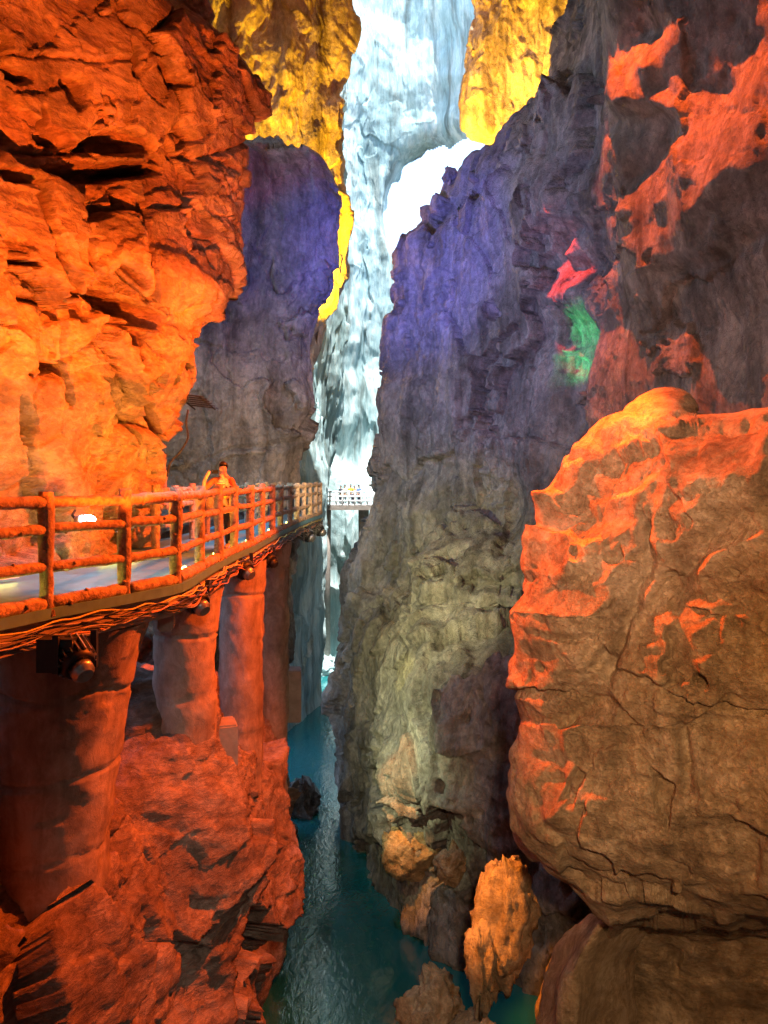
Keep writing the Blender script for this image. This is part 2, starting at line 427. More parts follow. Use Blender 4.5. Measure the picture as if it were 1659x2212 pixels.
RW_PATCH = [
 [(1340,100),(1375,60),(1395,70),(1390,110),(1400,60),(1420,60),(1430,100),(1415,140),(1405,130),(1385,170),(1380,200),(1400,215),(1350,225)],
 [(1270,0),(1290,0),(1280,15)], [(1460,0),(1480,0),(1470,22)], [(1410,190),(1440,200),(1470,230),(1430,225)],
 [(1570,20),(1600,80),(1659,90),(1659,330),(1600,380),(1560,430),(1520,450),(1500,440),(1510,400),(1480,330),(1470,260),(1500,200),(1560,180),(1560,110)],
 [(1450,200),(1480,180),(1500,200),(1475,240)], [(1460,180),(1480,120),(1490,180)],
 [(1320,455),(1350,400),(1400,345),(1450,290),(1475,280),(1470,330),(1440,350),(1445,420),(1420,450),(1445,500),(1430,560),(1370,590),(1330,600),(1380,560),(1370,480),(1390,440),(1350,450)],
 [(1550,500),(1590,465),(1590,480),(1550,510),(1520,550),(1515,540)], [(1620,330),(1659,300),(1659,380)],
 [(1550,880),(1590,840),(1595,870),(1570,890)], [(1280,575),(1305,570),(1300,600),(1285,610)]]
RED_PATCH = [[(1190,590),(1215,530),(1245,495),(1255,500),(1225,560),(1215,600)], [(1195,600),(1240,575),(1275,590),(1280,625),(1250,630),(1225,660),(1205,640),(1190,650)],
 [(1280,580),(1305,575),(1300,600),(1285,612)], [(1150,600),(1185,570),(1185,640),(1160,630)]]
RW_DARK = [[(1370,570),(1450,590),(1560,555),(1600,515),(1659,500),(1659,520),(1610,530),(1570,570),(1450,605),(1370,590)],
 [(1230,470),(1290,480),(1290,640),(1240,650)], [(1190,700),(1230,640),(1262,700),(1262,930),(1215,960),(1190,860)],
 [(1300,250),(1400,235),(1480,245),(1420,290),(1340,300)]]
cliff('cliff_right', net, [8, 14, 70, 100, 90, 60, 66, 62, 26, 8],
      [8, 10, 20, 24, 18, 14, 16, 16, 14, 18, 40, 52, 26, 60, 42, 42, 26, 32, 44, 34, 40, 40], rw_disp, M_RW,
      patches=[(L_RW, RW_PATCH, 1.0, .6, .002, 1.1, -200, (1290, 1780, -200, 700)), (L_RED, RED_PATCH, 1.0, .7, .003, .8, 300, (1120, 1320, 430, 720))], recess=[(.5, 4, RW_DARK)], mess=14, seed=9)

# ------------------------------------------------------------------ right near rock
def rn_disp(G, N, px, py):
    warp = fbm(G*.9, 4, 85)[..., None]*.4
    f1, f2, cid = worley(G*2.1+warp, 88)
    g1, e1 = facets(G*np.array([.6, .6, .8])+warp, 81, .8)
    g2, e2 = facets(G*np.array([2.2, 2.2, 3.2])+warp, 83, .7)
    d = .25*fbm(G*.5, 4, 71)+.22*g1+.05*g2+.04*fbm(G*np.array([.9, .9, 3.8])+warp, 4, 74)+.025*ridged(G*1.8, 4, 77)+.012*ridged(G*7, 3, 79)
    pit = np.clip(.2-f1, 0, .2)*(cid > .8)
    return d-.8*pit
rows_rn = [  # py, left silhouette px, Y shift
 (885, 1420, 3.2), (868, 1395, 1.4), (900, 1300, .7), (960, 1243, .2), (1050, 1183, 0), (1150, 1132, 0), (1215, 1088, -.1), (1260, 1086, -.1),
 (1320, 1094, .1), (1430, 1072, 0), (1485, 1064, 0), (1560, 1098, .15), (1650, 1077, -.1), (1750, 1068, -.1), (1800, 1078, 0), (1860, 1140, .2),
 (1915, 1215, .5), (1960, 1270, 1.4), (1985, 1230, 4.0), (2080, 1160, 5.5), (2212, 1140, 5.6), (2700, 1120, 5.4)]
net = []
for k, (y, e, s) in enumerate(rows_rn):
    e += 42
    if k < 4: y += 14
    w = 1500-e
    low = k >= 18
    cols = [(e+170, 18), (e+40, 15.8), (e, 14.3+s), (e+.22*w, 13.2+s), (e+.6*w, 12.6+s), (1510, 12.0+s), (1700, 11.2+s), (2300, 9+s)]
    row = []
    for j, (p, Y) in enumerate(cols):
        yy = y
        if k <= 5 and j >= 4: yy = y + (4, 18, 50, 110)[j-4]*(1, 1, .9, .7, .4, .15)[k]
        if k < 2 and j < 2: yy = y+40
        row.append(P(p, yy, Y))
    net.append(row)
RN_PATCH = [
 [(1240,960),(1300,885),(1400,868),(1420,890),(1420,930),(1385,900),(1350,925),(1290,905),(1270,940),(1260,990)],
 [(1420,868),(1659,920),(1659,1045),(1560,1040),(1470,1060),(1425,1010),(1440,960)],
 [(1243,960),(1275,960),(1280,990),(1250,1010)], [(1180,1050),(1230,1050),(1235,1075),(1180,1100),(1140,1140),(1130,1140)],
 [(1245,1045),(1290,1070),(1380,1040),(1400,960),(1385,950),(1420,960),(1415,1040),(1400,1060),(1320,1080),(1260,1075)],
 [(1400,1040),(1425,1060),(1425,1180),(1405,1180)], [(1450,1090),(1490,1070),(1530,1090),(1470,1110)],
 [(1090,1215),(1160,1130),(1200,1140),(1250,1115),(1300,1120),(1390,1120),(1400,1170),(1370,1140),(1260,1180),(1200,1150),(1160,1160),(1110,1200)],
 [(1085,1220),(1130,1200),(1125,1250),(1190,1280),(1310,1230),(1325,1280),(1290,1300),(1150,1315),(1100,1290)],
 [(1380,1215),(1395,1240),(1400,1290),(1360,1310),(1370,1260)],
 [(1470,1255),(1540,1160),(1600,1115),(1659,1115),(1659,1170),(1560,1190),(1500,1250),(1560,1330),(1520,1370),(1440,1350),(1410,1300)],
 [(1225,1570),(1290,1520),(1340,1515),(1335,1550),(1270,1575),(1230,1590)],
 [(1170,1690),(1220,1700),(1205,1750),(1185,1760)], [(1310,1480),(1330,1440),(1335,1470)]]
RN_PIT = [[(1300,1185),(1340,1180),(1345,1210),(1310,1215)], [(1430,1235),(1455,1230),(1455,1260)], [(1100,1485),(1160,1490),(1250,1500),(1160,1508),(1110,1500)],
 [(1180,1375),(1300,1378),(1250,1392)], [(1580,1230),(1592,1235),(1585,1250)], [(1200,1730),(1240,1660),(1260,1680),(1230,1760)],
 [(1430,1480),(1500,1500),(1659,1540),(1659,1550),(1500,1515)], [(1400,1660),(1450,1700),(1440,1800),(1420,1760)]]
RN_SEAM = [[(1390,1110),(1410,1110),(1400,1260),(1360,1380),(1310,1470),(1300,1465),(1350,1360),(1385,1250)],
 [(1470,1550),(1480,1550),(1490,1720),(1478,1720)]]
cliff('rock_right_near', net, [10, 24, 70, 110, 110, 60, 20],
      [10, 16, 30, 34, 32, 30, 22, 30, 40, 24, 30, 34, 36, 20, 24, 22, 20, 16, 26, 30, 12], rn_disp, M_RN,
      patches=[(L_RN, RN_PATCH, 1.2, .6, .0015, .8, 870, (-60, 1780, 0, 2212))], recess=[(.16, 1, RN_PIT), (.25, 5, RN_SEAM)], mess=9, seed=21)

# ------------------------------------------------------------------ left rock shelf under the walkway
def ll_disp(G, N, px, py):
    tilt = G@np.array([[1, 0, .0], [0, 1, .35], [0, 0, 1]])
    warp = fbm(G*.7, 4, 105)[..., None]*.4
    f1, e1 = facets(tilt*np.array([.34, .34, .42])+warp*.6, 101, .9)
    f2, e2 = facets(tilt*np.array([1.0, 1.0, 1.7])+warp, 103, .8)
    f3, e3 = facets(tilt*np.array([2.6, 2.6, 4.5])+warp*2, 107, .8)
    return .35*fbm(G*.4, 4, 91)+.95*f1+.10*f2+.03*f3+.035*fbm(tilt*np.array([.7, .7, 5.0])+warp, 4, 95)+.03*ridged(G*4, 3, 97)
LLK = [(2, (-4.2, -6.0), (-3.9, -9), (-4, -12)), (8, (-4.1, -5.4), (-3.6, -7.4), (-3.5, -11)), (11, (-3.75, -5.0), (-3.3, -7.2), (-3.5, -11)),
       (12.6, (-3.8, -5.0), (-3.6, -8.0), (-3.9, -11.5)), (14.2, (-3.15, -4.1), (-2.95, -7.6), (-3.4, -12)), (17, (-3.25, -5.1), (-2.95, -8.8), (-3.6, -13)),
       (20, (-3.3, -6.2), (-3.05, -9.6), (-3.6, -13)), (24, (-3.6, -7.5), (-3.4, -9.2), (-3.9, -12.6)), (28, (-4.1, -8.6), (-3.95, -11), (-4.1, -14)),
       (32, (-6.4, -8), (-5.8, -11), (-5.7, -14.5))]
net = []
for row in range(6):
    r = []
    for Y, lip, midp, low in LLK:
        r.append([(-7.5, Y, -1.8), (-5.6, Y, lip[1]+1.4), (lip[0], Y, lip[1]), (midp[0], Y, midp[1]), (low[0], Y, low[1]), (low[0]-.2, Y, -16.8)][row])
    net.append(r)
cliff('rock_shelf_left', net, [8, 50, 40, 40, 60, 60, 60, 50, 16], [24, 44, 80, 100, 60], ll_disp, M_LL, flip=True, seed=33)

# ------------------------------------------------------------------ left buttress (blue), tall flank behind it (yellow)
def soft_disp(a, fz, seed, big=.8, sc=.22):
    def f(G, N, px, py):
        warp = fbm(G*.5, 3, seed+9)[..., None]*.6
        f1, f2, cid = worley(G*np.array([.35, .35, .35*fz])+warp, seed+4)
        return big*fbm(G*sc, 4, seed)+a*fbm(G*np.array([.9, .9, .9*fz]), 5, seed+2)+.3*a*ridged(G*np.array([1.3, 1.3, .9]), 3, seed+7)+(cid-.5)*a
    return f
def butt_disp(G, N, px, py):
    warp = fbm(G*.4, 4, 125)[..., None]*.5
    f1, e1 = facets(G*np.array([.22, .22, .2])+warp, 121, .7)
    f2, e2 = facets(G*np.array([.7, .7, .45])+warp, 123, .8)
    d = .4*fbm(G*.2, 4, 120)+.55*f1+.18*f2+.10*ridged(G*np.array([1.0, 1.0, .4]), 4, 127)+.06*fbm(G*np.array([.6, .6, 3.0]), 4, 128)
    return d-.15*np.clip(.06-e1, 0, .06)/.06
def flow_disp(a, seed):
    def f(G, N, px, py):
        warp = fbm(G*.3, 3, seed+9)[..., None]*.6
        f1, e1 = facets(G*np.array([.35, .35, .12])+warp, seed+4, .8)
        return .7*fbm(G*.2, 3, seed)+a*fbm(G*np.array([.75, .75, .14])+warp, 4, seed+2)+.5*a*f1+.18*a*ridged(G*np.array([1.6, 1.6, .9]), 4, seed+7)+.08*a*fbm(G*4, 3, seed+5)
    return f
net = []
for y, e, l, s in [(318, 610, 540, 3.0), (335, 655, 500, .8), (390, 692, 470, .1), (450, 710, 440, 0), (600, 713, 420, 0), (660, 694, 400, 0), (730, 678, 380, 0), (870, 671, 360, 0),
                (950, 643, 340, 0), (1040, 632, 320, 0), (1150, 622, 320, 0), (1300, 612, 320, 0), (1450, 600, 320, 0), (1850, 590, 320, 0)]:
    Y = 35+s
    net.append([P(l-250, y, Y-6), P(l, y, Y-2.5), P((l+e)/2, y, Y-.8), P(e-14, y, Y), P(e-3, y, Y+1.4), P(e-230, y, 38.4+s)])
cliff('buttress_left', net, [20, 80, 90, 20, 16], [16, 24, 20, 40, 24, 28, 44, 30, 30, 36, 40, 34, 20], butt_disp, M_RW, seed=40)
net = []
for y, e in [(-160, 720), (-60, 742), (0, 745), (70, 744), (115, 728), (200, 722), (300, 730), (400, 742), (470, 750), (560, 742), (620, 728), (690, 690), (760, 670), (900, 650)]:
    net.append([P(250, y, 36), P(430, y, 40), P(560, y, 42), P(660, y, 42.6), P(e-12, y, 43.2), P(e, y, 44.5), P(e-60, y, 52)])
cliff('flank_left', net, [14, 60, 70, 60, 16, 16], [10, 20, 24, 20, 34, 36, 36, 26, 30, 20, 24, 16, 10], flow_disp(.55, 140), M_FLANK, seed=41)
net = []
for y, e in [(-160, 1006), (-60, 1014), (0, 1020), (120, 1010), (220, 1004), (275, 1012), (300, 1060), (335, 1062), (345, 1075), (352, 1110)]:
    s = 0 if y < 300 else 1.5
    net.append([P(e+60, y, 56), P(e, y, 48.5+s), P(e+14, y, 47+s), P(max(1130, e+30), y, 46+s), P(1250, y, 45+s), P(1500, y, 43+s)])
cliff('flank_right', net, [16, 16, 60, 60, 20], [10, 20, 40, 36, 20, 12, 14, 8, 8], flow_disp(.55, 150), M_FLANK, seed=42)

# ------------------------------------------------------------------ far walls in daylight
def far_disp(a, seed):
    def f(G, N, px, py):
        warp = fbm(G*.25, 3, seed+9)[..., None]*.5
        f1, e1 = facets(G*np.array([.25, .25, .12])+warp, seed+4, .8)
        f2, e2 = facets(G*np.array([.8, .8, .4])+warp, seed+6, .8)
        return .9*fbm(G*.12, 4, seed)+.7*a*fbm(G*np.array([.8, .8, .11]), 4, seed+2)+.6*a*f1+.2*a*f2+.2*a*ridged(G*np.array([1.4, 1.4, .7]), 4, seed+5)
    return f
net = []
for y, e in [(-80, 742), (0, 742), (300, 742), (700, 741), (880, 738), (960, 728), (1040, 712), (1100, 700), (1200, 680), (1330, 660), (1460, 632), (1640, 620)]:
    net.append([P(380, y, 45), P(560, y, 47), P(640, y, 51), P(700, y, 56), P(e-6, y, 60), P(e, y, 62), P(e-30, y, 74)])
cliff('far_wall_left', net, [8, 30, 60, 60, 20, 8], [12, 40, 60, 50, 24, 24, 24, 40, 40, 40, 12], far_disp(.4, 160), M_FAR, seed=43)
HOLE = [(1130,330),(1030,285),(1000,296),(960,298),(925,310),(890,335),(860,370),(840,410),(830,450),(830,485),(845,525),(900,600),(1130,600)]
net = []
for y in (-90, 20, 200, 400, 600, 850, 1000, 1100, 1250, 1500, 1640):
    s = -4 if y > 1090 else 0
    net.append([P(560, y, 70), P(740, y, 73+s), P(800, y, 76+s*1.5), P(880, y, 77+s*2), P(980, y, 75+s*2), P(1200, y, 64)])
def fe_cut(G, px, py):
    q = np.stack([px, py, px*0], -1)
    m = inside(px+perlin(q/30., 3)*12, py+perlin(q/30., 4)*12, HOLE)
    d = blur(m.astype(float), 16)
    G[..., 1] += 9*d*d
    return np.where(m[..., None], np.nan, G)
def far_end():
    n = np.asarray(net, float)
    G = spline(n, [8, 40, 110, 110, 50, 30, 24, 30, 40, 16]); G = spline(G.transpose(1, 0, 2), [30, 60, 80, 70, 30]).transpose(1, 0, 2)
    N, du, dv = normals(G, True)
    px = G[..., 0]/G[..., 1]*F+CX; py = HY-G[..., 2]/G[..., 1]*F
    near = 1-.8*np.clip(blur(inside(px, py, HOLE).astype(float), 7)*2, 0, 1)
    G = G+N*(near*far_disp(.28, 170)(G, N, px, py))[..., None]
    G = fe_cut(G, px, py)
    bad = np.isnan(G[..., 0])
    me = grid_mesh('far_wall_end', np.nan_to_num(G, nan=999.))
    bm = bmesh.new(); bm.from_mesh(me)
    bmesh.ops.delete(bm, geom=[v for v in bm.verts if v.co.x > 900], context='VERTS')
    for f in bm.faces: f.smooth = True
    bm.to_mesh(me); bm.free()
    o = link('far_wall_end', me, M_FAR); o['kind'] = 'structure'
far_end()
net = []
for y, e in [(-60, 1080), (300, 1100), (520, 950), (700, 930), (1000, 890), (1100, 870), (1200, 830), (1260, 810), (1330, 800), (1400, 780), (1640, 770)]:
    net.append([P(e+60, y, 72), P(e-4, y, 60), P(e+2, y, 56), P(e+60, y, 48)])
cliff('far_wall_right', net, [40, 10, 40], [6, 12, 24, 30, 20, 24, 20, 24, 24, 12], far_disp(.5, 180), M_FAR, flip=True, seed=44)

# ------------------------------------------------------------------ roof, back of the cave
xs = np.linspace(-16, 22, 70); ys = np.linspace(-8, 46, 90)
XX, YY = np.meshgrid(xs, ys)
ZZ = 15+np.clip(YY, 0, 60)*.36
G = np.stack([XX, YY, ZZ], -1); G[..., 2] += 1.5*fbm(G*.2, 4, 200)
o = link('cave_roof', grid_mesh('cave_roof', G), M_LW); o['kind'] = 'structure'
xs = np.linspace(-16, 22, 40); zs = np.linspace(-18, 22, 40)
XX, ZZ = np.meshgrid(xs, zs)
G = np.stack([XX, XX*0-5.0, ZZ], -1); G[..., 1] += 1.2*fbm(G*.25, 4, 210)
o = link('cave_back_wall', grid_mesh('cave_back_wall', G), M_LW); o['kind'] = 'structure'

# ------------------------------------------------------------------ river
WZ = -15.5
m, nt, b = mat('river_water')
b.inputs['Base Color'].default_value = (.010, .13, .14, 1)
b.inputs['Roughness'].default_value = .02; b.inputs['IOR'].default_value = 2.4
g = node(nt, 'ShaderNodeNewGeometry'); mp = node(nt, 'ShaderNodeMapping'); mp.inputs['Scale'].default_value = (2.2, 1.0, 1)
nt.links.new(g.outputs['Position'], mp.inputs[0])
n1 = node(nt, 'ShaderNodeTexNoise', i_Scale=1.8, i_Detail=4.0, i_Roughness=.55, i_Distortion=.8)
nt.links.new(mp.outputs[0], n1.inputs['Vector'])
bp = node(nt, 'ShaderNodeBump', i_Strength=.3, i_Distance=.05)
nt.links.new(n1.outputs[0], bp.inputs['Height']); nt.links.new(bp.outputs[0], b.inputs['Normal'])
M_WATER = m
xs = np.linspace(-16, 20, 40); ys = np.linspace(-8, 80, 120)
XX, YY = np.meshgrid(xs, ys)
o = link('river', grid_mesh('river', np.stack([XX, YY, XX*0+WZ], -1)), M_WATER); o['kind'] = 'structure'
#OBJECTS
# ================================================================== OBJECTS
class MB:
    def __init__(s): s.v = []; s.f = []
    def tube(s, pts, rad, n=10, bump=0., seed=0, cap=True):
        pts = [Vector(p) for p in pts]; rs = rad if hasattr(rad, '__len__') else [rad]*len(pts)
        rnd = random.Random(seed); base = len(s.v)
        up = None
        for i, p in enumerate(pts):
            d = (pts[min(i+1, len(pts)-1)]-pts[max(i-1, 0)]).normalized()
            if up is None: up = Vector((0, 0, 1)) if abs(d.z) < .9 else Vector((0, 1, 0))
            a = d.cross(up).normalized(); bb = a.cross(d).normalized(); up = bb
            for k in range(n):
                t = 2*math.pi*k/n
                r = rs[i]*(1+bump*(rnd.random()-.5)*2)
                s.v.append(p+a*math.cos(t)*r+bb*math.sin(t)*r)
        for i in range(len(pts)-1):
            for k in range(n):
                q = base+i*n
                s.f.append((q+k, q+(k+1) % n, q+n+(k+1) % n, q+n+k))
        if cap:
            s.f.append(tuple(base+k for k in range(n))[::-1])
            q = base+(len(pts)-1)*n
            s.f.append(tuple(q+k for k in range(n)))
        return s
    def box(s, c, size, rot=None):
        base = len(s.v); c = Vector(c)
        for x in (-.5, .5):
            for y in (-.5, .5):
                for z in (-.5, .5):
                    w = Vector((x*size[0], y*size[1], z*size[2]))
                    s.v.append(c+(rot@w if rot else w))
        for f in ((0, 1, 3, 2), (4, 6, 7, 5), (0, 4, 5, 1), (2, 3, 7, 6), (0, 2, 6, 4), (1, 5, 7, 3)):
            s.f.append(tuple(base+i for i in f))
        return s
    def mesh(s, name, smooth=True):
        me = bpy.data.meshes.new(name); me.from_pydata([tuple(v) for v in s.v], [], s.f)
        if smooth:
            for p in me.polygons: p.use_smooth = len(p.vertices) == 4 or len(p.vertices) == 3
        me.update(); return me
    def build(s, name, m, parent=None, smooth=True): return link(name, s.mesh(name, smooth), m, parent)

# ------------------------------------------------------------------ walkway
DZ = -1.43
POSTS = [(-5.7, 4.9), (-4.9, 6.3), (-4.25, 7.6), (-3.76, 8.94), (-3.24, 10.05), (-2.86, 11.05), (-2.9, 12.7), (-2.93, 14.2), (-2.92, 15.6),
         (-2.86, 17.2), (-2.88, 18.9), (-2.9, 20.8), (-2.92, 22.7), (-2.89, 24.6), (-2.86, 26.4), (-2.81, 28.2), (-2.75, 29.8), (-2.66, 31.3), (-2.6, 32.7)]
INNER = [(-8.2, 4.4), (-7.4, 6.4), (-6.7, 8.2), (-6.0, 9.9), (-5.55, 11.3), (-5.0, 12.6), (-4.7, 13.8), (-4.62, 15.0), (-4.6, 16.2),
         (-4.58, 17.6), (-4.58, 19.2), (-4.6, 21.0), (-4.6, 22.8), (-4.58, 24.6), (-4.5, 26.4), (-4.45, 28.2), (-4.4, 29.8), (-4.3, 31.3), (-4.25, 32.7)]
walk = tag(empty('walkway', (-3.6, 14, DZ)), 'curving stone footpath on concrete piers along the orange left cliff', 'walkway')
def strip(o_pts, i_pts, z0, z1):
    mb = MB(); n = len(o_pts)
    for (x, y), (u, w) in zip(o_pts, i_pts): mb.v += [(x, y, z1), (u, w, z1), (u, w, z0), (x, y, z0)]
    for k in range(n-1):
        a = 4*k
        for j in range(4): mb.f.append((a+j, a+(j+1) % 4, a+4+(j+1) % 4, a+4+j))
    mb.f += [(0, 3, 2, 1), (4*n-4, 4*n-3, 4*n-2, 4*n-1)]
    return mb
off = [(x+.1, y) for x, y in POSTS]
dense = lambda pts: [tuple(p) for p in spline(np.array(pts), [4]*(len(pts)-1))]
strip(dense(off), dense([(x-.6, y) for x, y in INNER]), DZ-.12, DZ).build('deck', M_DECK, walk, False)
strip(dense([(x+.03, y) for x, y in POSTS]), dense([(x+.1, y) for x, y in INNER]), DZ-.42, DZ-.125).build('edge_beam', M_CONC, walk, False)
rnd = random.Random(4)
def log(a, b, r, seed, n=10, seg=7):
    a, b = Vector(a), Vector(b); rr = random.Random(seed); mb = MB()
    pts = []; rad = []
    for i in range(seg+1):
        t = i/seg; p = a.lerp(b, t)
        p += Vector((rr.uniform(-1, 1), rr.uniform(-1, 1), rr.uniform(-1, 1)))*r*.10
        pts.append(p); rad.append(r*rr.uniform(.9, 1.12))
    mb.tube(pts, rad, n, .05, seed)
    for k in range(rr.randint(1, 3)):                              # knots on the log
        t = rr.uniform(.15, .85); p = a.lerp(b, t); d = (b-a).normalized()
        s = d.orthogonal().normalized(); s.rotate(Matrix.Rotation(rr.uniform(0, 6.28), 3, d))
        mb.tube([p+s*r*.6, p+s*r*1.3], [r*.42, r*.26], 6)
    return mb
def railing(name, pts, label, skip_kerb=False, gap=0.0):
    root = tag(empty(name, (pts[0][0], pts[0][1], DZ)), label, 'railing', 'log railings of the walkway')
    for i, (x, y) in enumerate(pts):
        h = .12+rnd.uniform(-.02, .02)
        log((x+rnd.uniform(-.02, .02), y, DZ-.1), (x, y, -h), .083, 100+i, 12, 8).build('post', M_LOG, root)
    for i in range(len(pts)-1):
        (x0, y0), (x1, y1) = pts[i], pts[i+1]
        for j, (z, r) in enumerate(((-.245, .068), (-.56, .06), (-.975, .062))):
            jit = rnd.uniform(-.02, .02)
            log((x0, y0, z+jit), (x1, y1, z+rnd.uniform(-.02, .02)), r*rnd.uniform(.92, 1.08), 300+i*3+j, 10, 8).build('rail', M_LOG, root)
        if not skip_kerb:
            a, b = Vector((x0, y0, DZ+.05)), Vector((x1, y1, DZ+.05))
            log(a+(b-a)*.04, b-(b-a)*.04, .085, 900+i, 8, 8).build('kerb', M_LOG, root)
    return root
railing('log_railing', POSTS, 'long railing of orange-lit logs on the river side of the walkway')
railing('log_railing', [p for p in INNER[8:]], 'railing of logs on the cliff side of the walkway, behind the person', True)

# piers and blocks
def pier(pts, rad, label, seed):
    mb = MB(); n = 64; rr = np.random.RandomState(seed)
    P0 = spline(np.array([(*p, r) for p, r in zip(pts, rad)]), [44]*(len(pts)-1))
    V = []
    for x, y, z, r in P0:
        for k in range(n):
            t = 2*math.pi*k/n; V.append((x+math.cos(t)*r, y+math.sin(t)*r, z))
    V = np.array(V); C = np.repeat(P0[:, :3], n, 0); D = V-C; D /= np.linalg.norm(D, axis=1, keepdims=True)
    seam = -.05*np.clip(1-np.abs(((V[:, 2]+.15*perlin(V*1.2, seed)) % 1.05)-.5)/.04, 0, 1)
    V = V+D*(.045*fbm(V*1.6, 4, seed)+.025*facets(V*1.5, seed, .9)[0]+seam)[:, None]
    mb.v = [tuple(v) for v in V]
    for i in range(len(P0)-1):
        for k in range(n): mb.f.append((i*n+k, i*n+(k+1) % n, (i+1)*n+(k+1) % n, (i+1)*n+k))
    return tag(mb.build('concrete_pier', M_PIER), label, 'pier', 'concrete piers under the walkway')
pier([(-4.15, 10.5, -1.86), (-4.2, 10.5, -2.5), (-4.4, 10.55, -4.2), (-4.55, 10.6, -6.6)], [1.05, .92, .82, .8], 'thick leaning concrete pier at the left edge, nearest to the viewer', 1)
pier([(-3.42, 14, -1.86), (-3.45, 14, -2.6), (-3.5, 14, -5.5)], [.62, .55, .52], 'round concrete pier second from the left, with a pale block at its foot', 2)
pier([(-3.28, 18.6, -1.86), (-3.3, 18.6, -3), (-3.32, 18.6, -7.2)], [.56, .5, .5], 'slim tall concrete pier third from the left', 3)
pier([(-3.35, 24, -1.86), (-3.35, 24, -3), (-3.38, 24, -9.5)], [.6, .52, .5], 'concrete pier nearest to the river, half hidden by the slim one', 4)
def block(name, c, size, rz, label, cat):
    bm = bmesh.new(); bmesh.ops.create_cube(bm, size=1)
    bmesh.ops.scale(bm, vec=size, verts=bm.verts); bmesh.ops.bevel(bm, geom=bm.edges[:], offset=.03, segments=2, affect='EDGES')
    me = bpy.data.meshes.new(name); bm.to_mesh(me); bm.free()
    o = link(name, me, M_CONC); o.location = c; o.rotation_euler = (0, 0, rz); return tag(o, label, cat)
block('footing_block', (-2.98, 14.5, -4.75), (.62, .6, .75), .3, 'square pale concrete block at the foot of the second pier', 'block')
block('footing_block', (-4.15, 15.4, -4.55), (.9, .7, .7), .1, 'low concrete block left of the second pier on the rock ledge', 'block')
block('footing_block', (-3.0, 25.2, -6.75), (.8, .7, 1.6), .1, 'tall concrete block beside the water behind the slim pier', 'block')
block('beam_stub', (-3.18, 11.75, -1.98), (.22, .5, .42), .2, 'small orange-lit concrete stub under the deck edge between the first two piers', 'beam')

# floodlights hung under the deck edge
def floodlight(loc, aim, s, label):
    root = tag(empty('floodlight', loc), label, 'floodlight', 'black floodlights under the deck edge')
    d = (Vector(aim)-Vector(loc)).normalized(); L0 = Vector(loc)
    side = d.cross(Vector((0, 0, 1))).normalized()
    MB().tube([L0-d*.20*s, L0-d*.17*s, L0+d*.05*s, L0+d*.09*s], [.10*s, .15*s, .15*s, .13*s], 20).build('housing', M_BLACK, root)
    fins = MB()
    rot = d.to_track_quat('Z', 'Y').to_matrix()
    for k in range(18):
        t = 2*math.pi*k/18
        fins.box(L0-d*.06*s+rot@Vector((math.cos(t), math.sin(t), 0))*.155*s, (.035*s, .012*s, .2*s), rot@Matrix.Rotation(t, 3, 'Z'))
    fins.build('cooling_fins', M_STEEL if s > 1.2 else M_BLACK, root, False)
    MB().tube([L0+d*.085*s, L0+d*.16*s, L0+d*.165*s, L0+d*.2*s], [.10*s, .10*s, .07*s, .07*s], 16).build('lens_collar', M_STEEL if s > 1.2 else M_BLACK, root)
    top = Vector((L0.x-.25, L0.y, DZ-.35))
    MB().box((L0+top)/2+Vector((-.05, 0, 0)), (.30*s, .22*s, abs(top.z-L0.z)+.2)).build('bracket', M_BLACK, root, False)
    for q in (-1, 1): MB().box(L0+side*q*.17*s+Vector((0, 0, .08*s)), (.05*s, .05*s, .32*s)).build('yoke_arm', M_BLACK, root, False)
    return root
floodlight((-3.28, 8.55, -1.93), (-2.0, 7.4, -3.0), 1.25, 'large ribbed black floodlight hanging under the deck at the far left')
floodlight((-2.85, 12.2, -1.85), (-1.6, 11.2, -2.9), 1.25, 'black floodlight hanging above the gap between the first two piers')
floodlight((-2.8, 16.0, -1.8), (-1.4, 15, -2.6), 1.3, 'black floodlight hanging in front of the third pier')
floodlight((-2.78, 19.4, -1.95), (-1.4, 18.6, -2.8), 1.2, 'black floodlight hanging fourth along the deck edge')
floodlight((-2.72, 28.5, -2.0), (-1.4, 28, -2.8), 1.5, 'black floodlight near the far end of the railing, left of the last one')
floodlight((-2.55, 31.5, -2.0), (-1.2, 31, -2.8), 1.5, 'farthest black floodlight hanging by the end of the railing')

# cables along the deck edge
M_CAB = [flat_mat('cable_black', (.03, .03, .03), .5, 0, .3, 20, 0), flat_mat('cable_grey', (.3, .28, .3), .5, 0, .2, 20, 0),
         flat_mat('cable_yellow', (.55, .5, .08), .5, 0, .2, 20, 0), flat_mat('cable_orange', (.6, .25, .12), .5, 0, .2, 20, 0)]
cab = tag(empty('cable_bundle', (-2.8, 12, DZ-.2)), 'tangled bundle of black and coloured cables along the deck edge', 'cables')
path = spline(np.array(POSTS), [8]*(len(POSTS)-1))
for k in range(20):
    rr = random.Random(50+k)
    i0 = rr.randint(0, 50) if k > 5 else 0; i1 = rr.randint(i0+24, len(path)) if k > 5 else len(path)
    zo = DZ-.12-rr.random()*.18; xo = .11+rr.random()*.05; sag = rr.uniform(.02, .10); ph = rr.random()*6
    pts = []
    for i in range(i0, min(i1, len(path))):
        x, y = path[i]
        pts.append((x+xo+.03*math.sin(i*.7+ph), y, zo-sag*abs(math.sin(i*.19+ph))+.02*math.sin(i*1.3+ph*2)))
    if len(pts) > 4: MB().tube(pts, .005+rr.random()*.008, 6).build('cable', M_CAB[(0, 0, 1, 0, 3, 2, 0)[k % 7]], cab)

